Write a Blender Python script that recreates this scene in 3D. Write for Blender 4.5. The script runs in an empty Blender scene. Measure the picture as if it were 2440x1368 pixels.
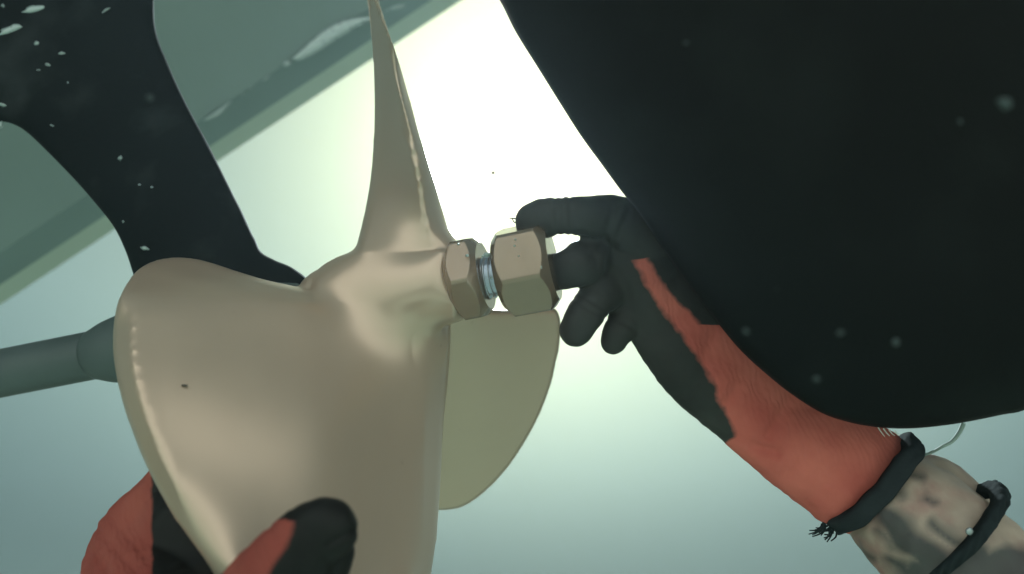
import bpy, bmesh, math, random
from mathutils import Vector, Matrix, noise
from mathutils.geometry import delaunay_2d_cdt
import numpy as np
R = math.radians
random.seed(7)
sc = bpy.context.scene
COL = sc.collection

# ------------------------------------------------------------------ camera
PITCH = 45.0
LENS = 24.0
F = 2440 * LENS / 36.0
FW = Vector((0, math.cos(R(PITCH)), math.sin(R(PITCH))))
UP = Vector((0, -math.sin(R(PITCH)), math.cos(R(PITCH))))
RT = Vector((1, 0, 0))
cam_data = bpy.data.cameras.new('camera')
cam = bpy.data.objects.new('camera', cam_data)
COL.objects.link(cam)
cam.rotation_euler = (R(90 + PITCH), 0, 0)
cam_data.lens = LENS
cam_data.sensor_width = 36.0
cam_data.clip_start = 0.01
cam_data.clip_end = 500
cam_data.dof.use_dof = True
cam_data.dof.focus_distance = 0.42
cam_data.dof.aperture_fstop = 4.6
sc.camera = cam


def P(px, py, d):
    """place of a point seen at photo pixel (px,py), d metres along the view axis"""
    return FW * d + RT * ((px - 1220) / F * d) + UP * ((684 - py) / F * d)


# ------------------------------------------------------------------ light
SUNDIR = P(1290, 330, 1.0).normalized()
SUN_EL = math.asin(SUNDIR.z)
SUN_AZ = math.atan2(SUNDIR.x, SUNDIR.y)
world = bpy.data.worlds.new('World')
sc.world = world
world.use_nodes = True
nt = world.node_tree
nt.nodes.clear()
wo = nt.nodes.new('ShaderNodeOutputWorld')
bg = nt.nodes.new('ShaderNodeBackground')
sky = nt.nodes.new('ShaderNodeTexSky')
sky.sky_type = 'NISHITA'
sky.sun_disc = False
sky.sun_elevation = SUN_EL
sky.sun_rotation = SUN_AZ
sky.dust_density = 1.2
sky.air_density = 0.7
bg.inputs['Strength'].default_value = 0.064
flt = nt.nodes.new('ShaderNodeMix')          # daylight filtered by green water
flt.data_type = 'RGBA'; flt.blend_type = 'MULTIPLY'; flt.inputs[0].default_value = 1.0
flt.inputs[7].default_value = (1.38, 1.29, 0.70, 1)
nt.links.new(sky.outputs[0], flt.inputs[6])
# deeper (lower) water passes less of that daylight
wtc = nt.nodes.new('ShaderNodeTexCoord'); wsp = nt.nodes.new('ShaderNodeSeparateXYZ')
nt.links.new(wtc.outputs['Generated'], wsp.inputs[0])
wmr = nt.nodes.new('ShaderNodeMapRange'); wmr.interpolation_type = 'SMOOTHSTEP'
wmr.inputs['From Min'].default_value = 0.33; wmr.inputs['From Max'].default_value = 0.62
wmr.inputs['To Min'].default_value = 0.46; wmr.inputs['To Max'].default_value = 1.30
nt.links.new(wsp.outputs['Z'], wmr.inputs['Value'])
dep = nt.nodes.new('ShaderNodeMix'); dep.data_type = 'RGBA'; dep.blend_type = 'MULTIPLY'; dep.inputs[0].default_value = 1.0
nt.links.new(flt.outputs[2], dep.inputs[6]); nt.links.new(wmr.outputs[0], dep.inputs[7])
nt.links.new(dep.outputs[2], bg.inputs[0])
nt.links.new(bg.outputs[0], wo.inputs[0])

sun_data = bpy.data.lights.new('sun', 'SUN')
sun_data.energy = 5.0
sun_data.angle = R(3.0)
sun_data.color = (1.0, 0.98, 0.96)
sun = bpy.data.objects.new('sun', sun_data)
COL.objects.link(sun)
sun.rotation_euler = (-SUNDIR).to_track_quat('-Z', 'Y').to_euler()
sun.location = SUNDIR * 5

sc.view_settings.view_transform = 'Standard'
sc.view_settings.look = 'None'
sc.view_settings.exposure = 0.65
sc.view_settings.gamma = 1.0
sc.cycles.use_denoising = True
sc.cycles.volume_bounces = 1
sc.cycles.max_bounces = 8
sc.cycles.transparent_max_bounces = 8


# ------------------------------------------------------------------ materials
def mat(name, col, rough=0.5, metal=0.0, spec=0.5, var=0.0, vscale=20.0, bump=0.0, bscale=200.0, col2=None,
        c2scale=60.0, c2lo=0.55, c2hi=0.65, coat=0.0, detail=4.0):
    m = bpy.data.materials.new(name)
    m.use_nodes = True
    t = m.node_tree
    b = t.nodes['Principled BSDF']
    b.inputs['Roughness'].default_value = rough
    b.inputs['Metallic'].default_value = metal
    b.inputs['Specular IOR Level'].default_value = spec
    b.inputs['Coat Weight'].default_value = coat
    tc = t.nodes.new('ShaderNodeTexCoord')
    base = None
    rgb = t.nodes.new('ShaderNodeRGB')
    rgb.outputs[0].default_value = (*col, 1)
    base = rgb.outputs[0]
    if var > 0:
        n = t.nodes.new('ShaderNodeTexNoise')
        n.inputs['Scale'].default_value = vscale
        n.inputs['Detail'].default_value = detail
        t.links.new(tc.outputs['Object'], n.inputs['Vector'])
        mr = t.nodes.new('ShaderNodeMapRange')
        mr.inputs['From Min'].default_value = 0.15
        mr.inputs['From Max'].default_value = 0.85
        mr.inputs['To Min'].default_value = 1 - var
        mr.inputs['To Max'].default_value = 1 + var
        t.links.new(n.outputs['Fac'], mr.inputs['Value'])
        mx = t.nodes.new('ShaderNodeMix')
        mx.data_type = 'RGBA'
        mx.blend_type = 'MULTIPLY'
        mx.inputs[0].default_value = 1.0
        t.links.new(base, mx.inputs[6])
        t.links.new(mr.outputs[0], mx.inputs[7])
        base = mx.outputs[2]
        mr2 = t.nodes.new('ShaderNodeMapRange')
        mr2.inputs['From Min'].default_value = 0.15
        mr2.inputs['From Max'].default_value = 0.85
        mr2.inputs['To Min'].default_value = max(0.02, rough - 0.07)
        mr2.inputs['To Max'].default_value = rough + 0.07
        t.links.new(n.outputs['Fac'], mr2.inputs['Value'])
        t.links.new(mr2.outputs[0], b.inputs['Roughness'])
    if col2 is not None:
        n2 = t.nodes.new('ShaderNodeTexNoise')
        n2.inputs['Scale'].default_value = c2scale
        n2.inputs['Detail'].default_value = 5
        t.links.new(tc.outputs['Object'], n2.inputs['Vector'])
        mr = t.nodes.new('ShaderNodeMapRange')
        mr.inputs['From Min'].default_value = c2lo
        mr.inputs['From Max'].default_value = c2hi
        t.links.new(n2.outputs['Fac'], mr.inputs['Value'])
        mx = t.nodes.new('ShaderNodeMix')
        mx.data_type = 'RGBA'
        t.links.new(mr.outputs[0], mx.inputs[0])
        t.links.new(base, mx.inputs[6])
        mx.inputs[7].default_value = (*col2, 1)
        base = mx.outputs[2]
    t.links.new(base, b.inputs['Base Color'])
    if bump > 0:
        n = t.nodes.new('ShaderNodeTexNoise')
        n.inputs['Scale'].default_value = bscale
        n.inputs['Detail'].default_value = 5
        t.links.new(tc.outputs['Object'], n.inputs['Vector'])
        bp = t.nodes.new('ShaderNodeBump')
        bp.inputs['Strength'].default_value = bump
        bp.inputs['Distance'].default_value = 0.002
        t.links.new(n.outputs['Fac'], bp.inputs['Height'])
        t.links.new(bp.outputs[0], b.inputs['Normal'])
    return m


M_PROP = mat('propeller_bronze', (0.52, 0.375, 0.285), 0.28, 0.45, 0.6, var=0.08, vscale=7, bump=0.02, bscale=40, col2=(0.46, 0.35, 0.27), c2scale=7, c2lo=0.2, c2hi=0.95)
def weather(m):
    t = m.node_tree
    b = t.nodes['Principled BSDF']
    tc = t.nodes.new('ShaderNodeTexCoord'); mp = t.nodes.new('ShaderNodeMapping')
    mp.inputs['Scale'].default_value = (14, 60, 22); mp.inputs['Rotation'].default_value = (0.5, 0.3, 0.9)
    t.links.new(tc.outputs['Object'], mp.inputs['Vector'])
    n = t.nodes.new('ShaderNodeTexNoise'); n.inputs['Scale'].default_value = 1.6; n.inputs['Detail'].default_value = 4; n.inputs['Roughness'].default_value = 0.5
    t.links.new(mp.outputs[0], n.inputs['Vector'])
    mr = t.nodes.new('ShaderNodeMapRange'); mr.inputs['From Min'].default_value = 0.25; mr.inputs['From Max'].default_value = 0.75
    mr.inputs['To Min'].default_value = 0.985; mr.inputs['To Max'].default_value = 1.01
    t.links.new(n.outputs['Fac'], mr.inputs['Value'])
    src = b.inputs['Base Color'].links[0].from_socket
    mx = t.nodes.new('ShaderNodeMix'); mx.data_type = 'RGBA'; mx.blend_type = 'MULTIPLY'; mx.inputs[0].default_value = 1.0
    t.links.new(src, mx.inputs[6]); t.links.new(mr.outputs[0], mx.inputs[7])
    # small dark pits and stains
    v = t.nodes.new('ShaderNodeTexVoronoi'); v.inputs['Scale'].default_value = 70
    t.links.new(tc.outputs['Object'], v.inputs['Vector'])
    lt = t.nodes.new('ShaderNodeMapRange'); lt.inputs['From Min'].default_value = 0.05; lt.inputs['From Max'].default_value = 0.09
    lt.inputs['To Min'].default_value = 0.9; lt.inputs['To Max'].default_value = 1.0
    t.links.new(v.outputs['Distance'], lt.inputs['Value'])
    mx2 = t.nodes.new('ShaderNodeMix'); mx2.data_type = 'RGBA'; mx2.blend_type = 'MULTIPLY'
    th = t.nodes.new('ShaderNodeMapRange'); th.inputs['From Min'].default_value = 0.55; th.inputs['From Max'].default_value = 0.62
    n3 = t.nodes.new('ShaderNodeTexNoise'); n3.inputs['Scale'].default_value = 9; n3.inputs['Detail'].default_value = 3
    t.links.new(tc.outputs['Object'], n3.inputs['Vector']); t.links.new(n3.outputs['Fac'], th.inputs['Value'])
    t.links.new(th.outputs[0], mx2.inputs[0]); t.links.new(mx.outputs[2], mx2.inputs[6]); t.links.new(lt.outputs[0], mx2.inputs[7])
    t.links.new(mx2.outputs[2], b.inputs['Base Color'])
    m2 = t.nodes.new('ShaderNodeMapRange'); m2.inputs['From Min'].default_value = 0.3; m2.inputs['From Max'].default_value = 0.7
    m2.inputs['To Min'].default_value = 0.275; m2.inputs['To Max'].default_value = 0.305
    t.links.new(n.outputs['Fac'], m2.inputs['Value']); t.links.new(m2.outputs[0], b.inputs['Roughness'])


weather(M_PROP)
M_NUT = mat('nut_bronze', (0.27, 0.20, 0.15), 0.2, 0.6, 0.6, var=0.15, vscale=30, bump=0.04, bscale=200)
M_STEEL = mat('thread_steel', (0.6, 0.64, 0.72), 0.2, 0.85, 0.5, var=0.15, vscale=80)
M_SHAFT = mat('shaft_paint', (0.058, 0.078, 0.078), 0.5, 0.0, 0.4, var=0.2, vscale=18, bump=0.1, bscale=150)
M_STRUT = mat('strut_antifouling', (0.0065, 0.009, 0.0095), 0.7, 0.0, 0.03, var=0.35, vscale=14, bump=0.35, bscale=70,
              col2=(0.022, 0.027, 0.028), c2scale=22, c2lo=0.52, c2hi=0.75)
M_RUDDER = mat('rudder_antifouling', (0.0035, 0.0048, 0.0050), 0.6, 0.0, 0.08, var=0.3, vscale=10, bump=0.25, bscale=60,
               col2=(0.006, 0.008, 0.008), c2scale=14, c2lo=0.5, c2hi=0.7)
M_HULL = mat('hull_antifouling', (0.15, 0.20, 0.19), 0.5, 0.0, 0.3, var=0.12, vscale=3)
M_CHINE = mat('hull_boot_stripe', (0.45, 0.50, 0.43), 0.5, 0.0, 0.3, var=0.1, vscale=4)
M_AIR = mat('trapped_air', (0.26, 0.32, 0.31), 0.3, 0.3, 0.8, var=0.15, vscale=120)
M_FLECK = mat('silt_fleck', (0.055, 0.07, 0.07), 0.9, 0.0, 0.1)
M_SKIN = mat('skin', (0.33, 0.25, 0.20), 0.5, 0.0, 0.35, var=0.34, vscale=34, bump=0.25, bscale=110,
             col2=(0.26, 0.11, 0.10), c2scale=30, c2lo=0.50, c2hi=0.75)
M_CORD = mat('dark_cord', (0.018, 0.024, 0.026), 0.9, 0.0, 0.02, var=0.3, vscale=90, bump=0.4, bscale=260)
M_CUFF = mat('cuff_rib', (0.024, 0.029, 0.032), 0.95, 0.0, 0.02, var=0.25, vscale=60, bump=0.4, bscale=300)
M_MARK = mat('dark_nick', (0.06, 0.055, 0.05), 0.7)
M_BEAD = mat('bead', (0.35, 0.38, 0.4), 0.25, 0.6)


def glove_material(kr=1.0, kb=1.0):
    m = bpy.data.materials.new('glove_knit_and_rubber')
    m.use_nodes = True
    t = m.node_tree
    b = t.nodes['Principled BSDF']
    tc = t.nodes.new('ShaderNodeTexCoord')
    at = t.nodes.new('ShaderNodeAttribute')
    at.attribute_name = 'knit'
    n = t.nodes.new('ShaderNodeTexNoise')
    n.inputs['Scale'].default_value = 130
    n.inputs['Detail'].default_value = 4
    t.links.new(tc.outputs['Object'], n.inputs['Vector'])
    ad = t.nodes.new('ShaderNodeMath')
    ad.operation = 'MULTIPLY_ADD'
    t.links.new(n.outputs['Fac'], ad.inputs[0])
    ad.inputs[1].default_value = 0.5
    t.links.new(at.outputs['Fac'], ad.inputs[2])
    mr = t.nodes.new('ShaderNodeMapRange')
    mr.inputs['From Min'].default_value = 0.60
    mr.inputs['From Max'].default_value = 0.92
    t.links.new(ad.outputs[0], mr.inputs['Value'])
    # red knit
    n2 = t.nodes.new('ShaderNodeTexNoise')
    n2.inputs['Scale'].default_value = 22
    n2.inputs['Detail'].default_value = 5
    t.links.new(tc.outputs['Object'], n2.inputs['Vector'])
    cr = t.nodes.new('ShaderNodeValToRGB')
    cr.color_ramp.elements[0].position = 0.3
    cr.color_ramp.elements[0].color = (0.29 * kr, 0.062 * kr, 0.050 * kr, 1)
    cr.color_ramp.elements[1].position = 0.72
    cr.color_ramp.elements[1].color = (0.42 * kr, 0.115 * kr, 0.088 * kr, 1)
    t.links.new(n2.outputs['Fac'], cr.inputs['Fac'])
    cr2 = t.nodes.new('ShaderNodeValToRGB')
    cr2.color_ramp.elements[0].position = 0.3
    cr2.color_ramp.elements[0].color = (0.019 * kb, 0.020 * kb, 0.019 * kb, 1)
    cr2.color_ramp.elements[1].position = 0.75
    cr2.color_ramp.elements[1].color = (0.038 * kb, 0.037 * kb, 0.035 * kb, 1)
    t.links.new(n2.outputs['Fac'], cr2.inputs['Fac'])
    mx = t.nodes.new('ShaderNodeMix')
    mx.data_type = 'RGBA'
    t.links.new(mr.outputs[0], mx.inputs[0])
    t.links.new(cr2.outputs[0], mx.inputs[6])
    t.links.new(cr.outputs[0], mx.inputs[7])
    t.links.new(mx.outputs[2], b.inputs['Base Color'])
    rr = t.nodes.new('ShaderNodeMapRange')
    rr.inputs['To Min'].default_value = 0.5
    rr.inputs['To Max'].default_value = 0.9
    t.links.new(mr.outputs[0], rr.inputs['Value'])
    t.links.new(rr.outputs[0], b.inputs['Roughness'])
    b.inputs['Specular IOR Level'].default_value = 0.14
    # knit ribs
    w = t.nodes.new('ShaderNodeTexWave')
    w.inputs['Scale'].default_value = 95
    w.inputs['Distortion'].default_value = 7.0
    w.inputs['Detail'].default_value = 2
    mp = t.nodes.new('ShaderNodeMapping')
    mp.inputs['Rotation'].default_value = (0.4, R(35), 0)
    t.links.new(tc.outputs['Object'], mp.inputs['Vector'])
    t.links.new(mp.outputs[0], w.inputs['Vector'])
    mul = t.nodes.new('ShaderNodeMath')
    mul.operation = 'MULTIPLY_ADD'
    t.links.new(w.outputs['Fac'], mul.inputs[0])
    t.links.new(mr.outputs[0], mul.inputs[1])
    t.links.new(n.outputs['Fac'], mul.inputs[2])
    bp = t.nodes.new('ShaderNodeBump')
    bp.inputs['Strength'].default_value = 0.2
    bp.inputs['Distance'].default_value = 0.0008
    t.links.new(mul.outputs[0], bp.inputs['Height'])
    t.links.new(bp.outputs[0], b.inputs['Normal'])
    return m


M_GLOVE_HAZED = glove_material(1.42, 1.2)  # right glove: backlit haze put into a paler colour
M_GLOVE_SHADED = glove_material(0.8, 0.4)  # left glove: same material, darkened by colour for its dimmer light


# ------------------------------------------------------------------ helpers
def tag(o, label=None, cat=None, group=None, kind=None):
    if label: o['label'] = label
    if cat: o['category'] = cat
    if group: o['group'] = group
    if kind: o['kind'] = kind
    return o


def empty(name, loc, label, cat, group=None):
    o = bpy.data.objects.new(name, None)
    COL.objects.link(o)
    o.location = loc
    o.empty_display_size = 0.02
    return tag(o, label, cat, group)


def link_mesh(name, me, material, parent=None, smooth=True):
    o = bpy.data.objects.new(name, me)
    COL.objects.link(o)
    if material: me.materials.append(material)
    if smooth:
        for p in me.polygons: p.use_smooth = True
    if parent:
        o.parent = parent
        o.location = -parent.location
    return o


def from_data(name, verts, faces, material, parent=None, smooth=True):
    me = bpy.data.meshes.new(name)
    me.from_pydata([tuple(v) for v in verts], [], faces)
    me.update()
    bm = bmesh.new(); bm.from_mesh(me)
    bmesh.ops.recalc_face_normals(bm, faces=bm.faces)
    bm.to_mesh(me); bm.free()
    return link_mesh(name, me, material, parent, smooth)


def catmull(pts, step=8.0, closed=True):
    out = []
    n = len(pts)
    rng = n if closed else n - 1
    for i in range(rng):
        p0 = pts[(i - 1) % n] if closed or i > 0 else pts[0]
        p1 = pts[i]; p2 = pts[(i + 1) % n]
        p3 = pts[(i + 2) % n] if closed or i + 2 < n else pts[-1]
        dim = len(p1)
        L = math.dist(p1[:2], p2[:2])
        k = max(1, int(L / step))
        # centripetal-ish, tension keeps it from overshooting
        for j in range(k):
            t = j / k
            q = []
            for a in range(dim):
                m1 = 0.5 * (p2[a] - p0[a]); m2 = 0.5 * (p3[a] - p1[a])
                lim = L * 0.9
                m1 = max(-lim, min(lim, m1)) if a < 2 else m1
                m2 = max(-lim, min(lim, m2)) if a < 2 else m2
                q.append((2*t**3 - 3*t*t + 1) * p1[a] + (t**3 - 2*t*t + t) * m1 + (-2*t**3 + 3*t*t) * p2[a] + (t**3 - t*t) * m2)
            out.append(tuple(q))
    if not closed: out.append(tuple(pts[-1]))
    return out


def seg_dist(Q, A, B):
    """min distance of points Q (n,2) to segments A->B (m,2)"""
    d = B - A
    L2 = np.maximum((d * d).sum(1), 1e-9)
    out = np.full(len(Q), 1e9)
    for i in range(0, len(Q), 400):
        q = Q[i:i + 400]
        t = ((q[:, None, :] - A[None]) * d[None]).sum(2) / L2[None]
        t = np.clip(t, 0, 1)
        c = A[None] + t[..., None] * d[None]
        out[i:i + 400] = np.sqrt(((q[:, None, :] - c) ** 2).sum(2)).min(1)
    return out


def inside(Q, poly):
    x, y = Q[:, 0], Q[:, 1]
    c = np.zeros(len(Q), bool)
    n = len(poly)
    for i in range(n):
        x1, y1 = poly[i]; x2, y2 = poly[(i + 1) % n]
        if y1 == y2: continue
        m = ((y1 > y) != (y2 > y)) & (x < (x2 - x1) * (y - y1) / (y2 - y1) + x1)
        c ^= m
    return c


def slab_data(outline, depth, half, E, step=14.0, ostep=8.0, rings=None, power=0.5, back=None):
    """solid body: outline gives its edge; depth(x,y) its middle surface; half = half thickness (m), reached E px in from the edge"""
    o = catmull(outline, ostep)
    A = np.array(o); B = np.roll(A, -1, axis=0)
    if rings is None:
        rings = [E * f for f in (0.03, 0.12, 0.28, 0.5, 0.75)]
    pts = list(map(tuple, A))
    tan = np.roll(A, -1, 0) - np.roll(A, 1, 0)
    nrm = np.stack([-tan[:, 1], tan[:, 0]], 1)
    nrm /= np.maximum(np.linalg.norm(nrm, axis=1), 1e-6)[:, None]
    test = A + nrm * 1.5
    if inside(test, o).sum() < len(A) / 2: nrm = -nrm
    last = 0
    for r in rings:
        C = A + nrm * r
        ok = inside(C, o)
        C = C[ok]
        if len(C) == 0: continue
        dd = seg_dist(C, A, B)
        C = C[dd > r * 0.93]
        # thin out dense clusters
        keep = []
        g = max(ostep * 0.5, 2)
        seen = set()
        for c in C:
            k = (int(c[0] // g), int(c[1] // g))
            if k in seen: continue
            seen.add(k); keep.append(tuple(c))
        pts += keep
        last = r
    x0, y0 = A.min(0); x1, y1 = A.max(0)
    G = []
    j = 0
    y = y0
    while y < y1:
        x = x0 + (step / 2 if j % 2 else 0)
        while x < x1:
            G.append((x, y)); x += step
        y += step * 0.87; j += 1
    G = np.array(G)
    G = G[inside(G, o)]
    G = G[seg_dist(G, A, B) > last + step * 0.5]
    pts += list(map(tuple, G))
    n0 = len(A)
    res = delaunay_2d_cdt([Vector(p) for p in pts], [(i, (i + 1) % n0) for i in range(n0)], [], 1, 1e-4)
    vs, es, fs, ov = res[0], res[1], res[2], res[3]
    V = np.array([tuple(v) for v in vs])
    e = seg_dist(V, A, B)
    verts = []; fi = []; bi = []
    for k, (x, y) in enumerate(V):
        d = depth(x, y)
        hf = half(x, y) if callable(half) else half
        q = min(1.0, e[k] / E)
        t = hf * (1 - (1 - q) ** 2) ** power
        if e[k] < 0.05:
            fi.append(len(verts)); bi.append(len(verts)); verts.append(P(x, y, d))
        else:
            fi.append(len(verts)); verts.append(P(x, y, d - t))
            bi.append(len(verts)); verts.append(P(x, y, d + t))
    faces = []
    cen = np.array([V[list(f)].mean(0) for f in fs])
    ins = inside(cen, o)
    for f, ok_ in zip(fs, ins):
        if not ok_: continue
        faces.append([fi[i] for i in f])
        faces.append([bi[i] for i in reversed(f)])
    return verts, faces


def slab(name, outline, depth, half, E, material, parent=None, **kw):
    v, f = slab_data(outline, depth, half, E, **kw)
    return from_data(name, v, f, material, parent)


def frame_of(axis):
    axis = axis.normalized()
    a = Vector((0, 0, 1)) if abs(axis.z) < 0.9 else Vector((1, 0, 0))
    s = axis.cross(a).normalized()
    t = s.cross(axis).normalized()
    return s, t


def lathe_data(A, B, prof, seg=64, rf=None):
    """prof: list of (t, radius); t in metres from A along A->B"""
    ax = (B - A).normalized()
    s, t_ = frame_of(ax)
    verts = []; faces = []
    for (t, r) in prof:
        for k in range(seg):
            th = 2 * math.pi * k / seg
            rr = rf(t, th, r) if rf else r
            verts.append(A + ax * t + s * (math.cos(th) * rr) + t_ * (math.sin(th) * rr))
    n = len(prof)
    for i in range(n - 1):
        for k in range(seg):
            k2 = (k + 1) % seg
            faces.append([i * seg + k, i * seg + k2, (i + 1) * seg + k2, (i + 1) * seg + k])
    faces.append(list(range(seg))[::-1])
    faces.append([(n - 1) * seg + k for k in range(seg)])
    return verts, faces


def remeshed(parts, voxel, smooth_iter=8, factor=0.5):
    """merge closed shapes into one continuous surface"""
    V = []; Fc = []
    for v, f in parts:
        o = len(V)
        V += [tuple(x) for x in v]
        Fc += [[i + o for i in q] for q in f]
    me = bpy.data.meshes.new('tmp')
    me.from_pydata(V, [], Fc)
    bm = bmesh.new(); bm.from_mesh(me)
    bmesh.ops.recalc_face_normals(bm, faces=bm.faces)
    bm.to_mesh(me); bm.free()
    ob = bpy.data.objects.new('tmp', me)
    COL.objects.link(ob)
    r = ob.modifiers.new('r', 'REMESH'); r.mode = 'VOXEL'; r.voxel_size = voxel; r.use_smooth_shade = True
    s = ob.modifiers.new('s', 'SMOOTH'); s.iterations = smooth_iter; s.factor = factor
    dg = bpy.context.evaluated_depsgraph_get()
    out = bpy.data.meshes.new_from_object(ob.evaluated_get(dg))
    bpy.data.objects.remove(ob); bpy.data.meshes.remove(me)
    return out


def ball(c, r, seg=20, rings=12, flat=1.0, axis=None):
    v = []; f = []
    ax = axis or FW
    for i in range(rings + 1):
        ph = math.pi * i / rings
        for k in range(seg):
            th = 2 * math.pi * k / seg
            d = RT * (math.sin(ph) * math.cos(th)) + UP * (math.cos(ph)) + FW * (math.sin(ph) * math.sin(th) * flat)
            v.append(c + d * r)
    for i in range(rings):
        for k in range(seg):
            k2 = (k + 1) % seg
            f.append([i * seg + k, i * seg + k2, (i + 1) * seg + k2, (i + 1) * seg + k])
    return v, f


def chain(pts, flat=0.85):
    """limb: a row of (px,py,depth,radius px) swept as overlapping balls"""
    out = []
    q = catmull(pts, 6.0, closed=False)
    acc = 1e9; last = None
    for p in q:
        r = p[3] * p[2] / F
        c = P(p[0], p[1], p[2])
        if last is None or (c - last).length > r * 0.22:
            out.append(ball(c, r, 18, 10, flat)); last = c
    return out


def proj(v):
    d = v.dot(FW)
    return (1220 + v.dot(RT) / d * F, 684 - v.dot(UP) / d * F, d)


# ------------------------------------------------------------------ water body and haze
def build_water():
    bm = bmesh.new()
    bmesh.ops.create_uvsphere(bm, u_segments=48, v_segments=24, radius=60)
    me = bpy.data.meshes.new('water'); bm.to_mesh(me); bm.free()
    m = bpy.data.materials.new('green_water'); m.use_nodes = True
    t = m.node_tree; t.nodes.clear()
    o = t.nodes.new('ShaderNodeOutputMaterial'); tr = t.nodes.new('ShaderNodeBsdfTransparent')
    tr.inputs[0].default_value = WATER_TINT
    t.links.new(tr.outputs[0], o.inputs[0])
    w = link_mesh('water', me, m)
    tag(w, kind='structure')
    # haze box
    bm = bmesh.new()
    bmesh.ops.create_cube(bm, size=2.0)
    me = bpy.data.meshes.new('haze')
    bm.to_mesh(me); bm.free()
    m = bpy.data.materials.new('silty_water'); m.use_nodes = True
    t = m.node_tree; t.nodes.clear()
    o = t.nodes.new('ShaderNodeOutputMaterial'); v = t.nodes.new('ShaderNodeVolumePrincipled')
    v.inputs['Color'].default_value = HAZE_COL
    v.inputs['Density'].default_value = HAZE_D
    v.inputs['Anisotropy'].default_value = HAZE_G
    t.links.new(v.outputs[0], o.inputs['Volume'])
    h = link_mesh('haze', me, m, smooth=False)
    h.scale = ((HX1 - HX0) / 2, (HY1 - HY0) / 2, (HZ1 - HZ0) / 2)
    h.location = ((HX1 + HX0) / 2, (HY1 + HY0) / 2, (HZ1 + HZ0) / 2)
    tag(h, kind='stuff')


WATER_TINT = (0.70, 0.86, 0.90, 1)
HAZE_COL = (0.70, 0.88, 0.98, 1)
HAZE_D = 0.0125
HAZE_G = 0.65
HX0, HX1, HY0, HY1, HZ0, HZ1 = -9, 9, -9, 7, -4.3, 4.0
build_water()


def bounce_slope_z(y):
    # unseen sand slope, added and raised behind the camera to throw light forward
    return -3.1 + 6.6 * max(0.0, min(1.0, (1.0 - y) / 8.5)) ** 1.2


def build_bounce_seabed():  # out of view, added as a pale reflector for front light
    n = 60
    v = []; f = []
    for j in range(n + 1):
        for i in range(n + 1):
            x = -8.9 + 17.8 * i / n; y = -8.9 + 15.8 * j / n
            v.append((x, y, bounce_slope_z(y) + 0.12 * noise.noise(Vector((x * 0.5, y * 0.5, 0))) + 0.03 * noise.noise(Vector((x * 2.5, y * 2.5, 4)))))
    for j in range(n):
        for i in range(n):
            a = j * (n + 1) + i
            f.append([a, a + 1, a + n + 2, a + n + 1])
    m = mat('bounce_sand_and_grass', (0.72, 0.65, 0.61), 0.9, 0, 0.2, var=0.1, vscale=3, bump=0.3, bscale=12)
    t = m.node_tree
    b = t.nodes['Principled BSDF']
    src = b.inputs['Base Color'].links[0].from_socket
    tc = t.nodes.new('ShaderNodeTexCoord'); sp = t.nodes.new('ShaderNodeSeparateXYZ')
    nz = t.nodes.new('ShaderNodeTexNoise'); nz.inputs['Scale'].default_value = 1.2; nz.inputs['Detail'].default_value = 2
    t.links.new(tc.outputs['Object'], sp.inputs[0]); t.links.new(tc.outputs['Object'], nz.inputs['Vector'])
    ma = t.nodes.new('ShaderNodeMath'); ma.operation = 'MULTIPLY_ADD'
    t.links.new(nz.outputs['Fac'], ma.inputs[0]); ma.inputs[1].default_value = 2.0; t.links.new(sp.outputs['Y'], ma.inputs[2])
    mr = t.nodes.new('ShaderNodeMapRange'); mr.inputs['From Min'].default_value = -3.6; mr.inputs['From Max'].default_value = 0.8
    t.links.new(ma.outputs[0], mr.inputs['Value'])
    mx = t.nodes.new('ShaderNodeMix'); mx.data_type = 'RGBA'
    t.links.new(mr.outputs[0], mx.inputs[0]); t.links.new(src, mx.inputs[6]); mx.inputs[7].default_value = (0.22, 0.28, 0.22, 1)  # dark green added ahead so undersides get less bounce
    t.links.new(mx.outputs[2], b.inputs['Base Color'])
    me = bpy.data.meshes.new('bounce_seabed'); me.from_pydata(v, [], f); me.update()
    o = link_mesh('bounce_seabed', me, m)
    tag(o, kind='structure')


build_bounce_seabed()

# ------------------------------------------------------------------ hull
def build_hull():
    root = empty('boat_hull', P(500, -50, 1.1), 'hazy grey green boat hull bottom with a paler chine stripe behind the strut', 'boat hull')
    sl = -0.66
    def S(x): return 268 + sl * (x - 505)
    def Mm(x): return 346 + sl * (x - 505)
    def O(x): return 388 + sl * (x - 513)
    xs = [-700 + 60 * i for i in range(40)]
    def dl(x): return 1.02 + 0.00012 * (x - 500)
    def strip(name, rows, m):
        v = []; f = []
        for r in rows:
            for x in xs: v.append(r(x))
        n = len(xs)
        for a in range(len(rows) - 1):
            for k in range(n - 1):
                f.append([a * n + k, a * n + k + 1, (a + 1) * n + k + 1, (a + 1) * n + k])
        L = len(rows) - 1
        for k in range(n - 1):
            f.append([L * n + k, L * n + k + 1, k + 1, k])
        f.append([a * n for a in range(len(rows))]); f.append([a * n + n - 1 for a in range(len(rows))])
        o = from_data(name, v, f, m, root, smooth=False)
        return o
    lift = Vector((0, 0, 0.35))
    a = lambda x: P(x - 700, S(x) - 1060, dl(x) * 0.70)
    b = lambda x: P(x - 300, S(x) - 454, dl(x) * 0.86)
    c = lambda x: P(x, S(x), dl(x))
    d = lambda x: P(x, Mm(x), dl(x) + 0.05)
    e = lambda x: P(x, O(x), dl(x) + 0.10)
    strip('bottom_panel', [a, b, c, lambda x: c(x) + lift, lambda x: a(x) + lift], M_HULL)
    strip('chine', [c, d, lambda x: d(x) + lift, lambda x: c(x) + lift * 0.98], M_HULL2)
    strip('boot_stripe', [d, e, lambda x: e(x) + lift, lambda x: d(x) + lift * 0.98], M_CHINE)


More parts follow.
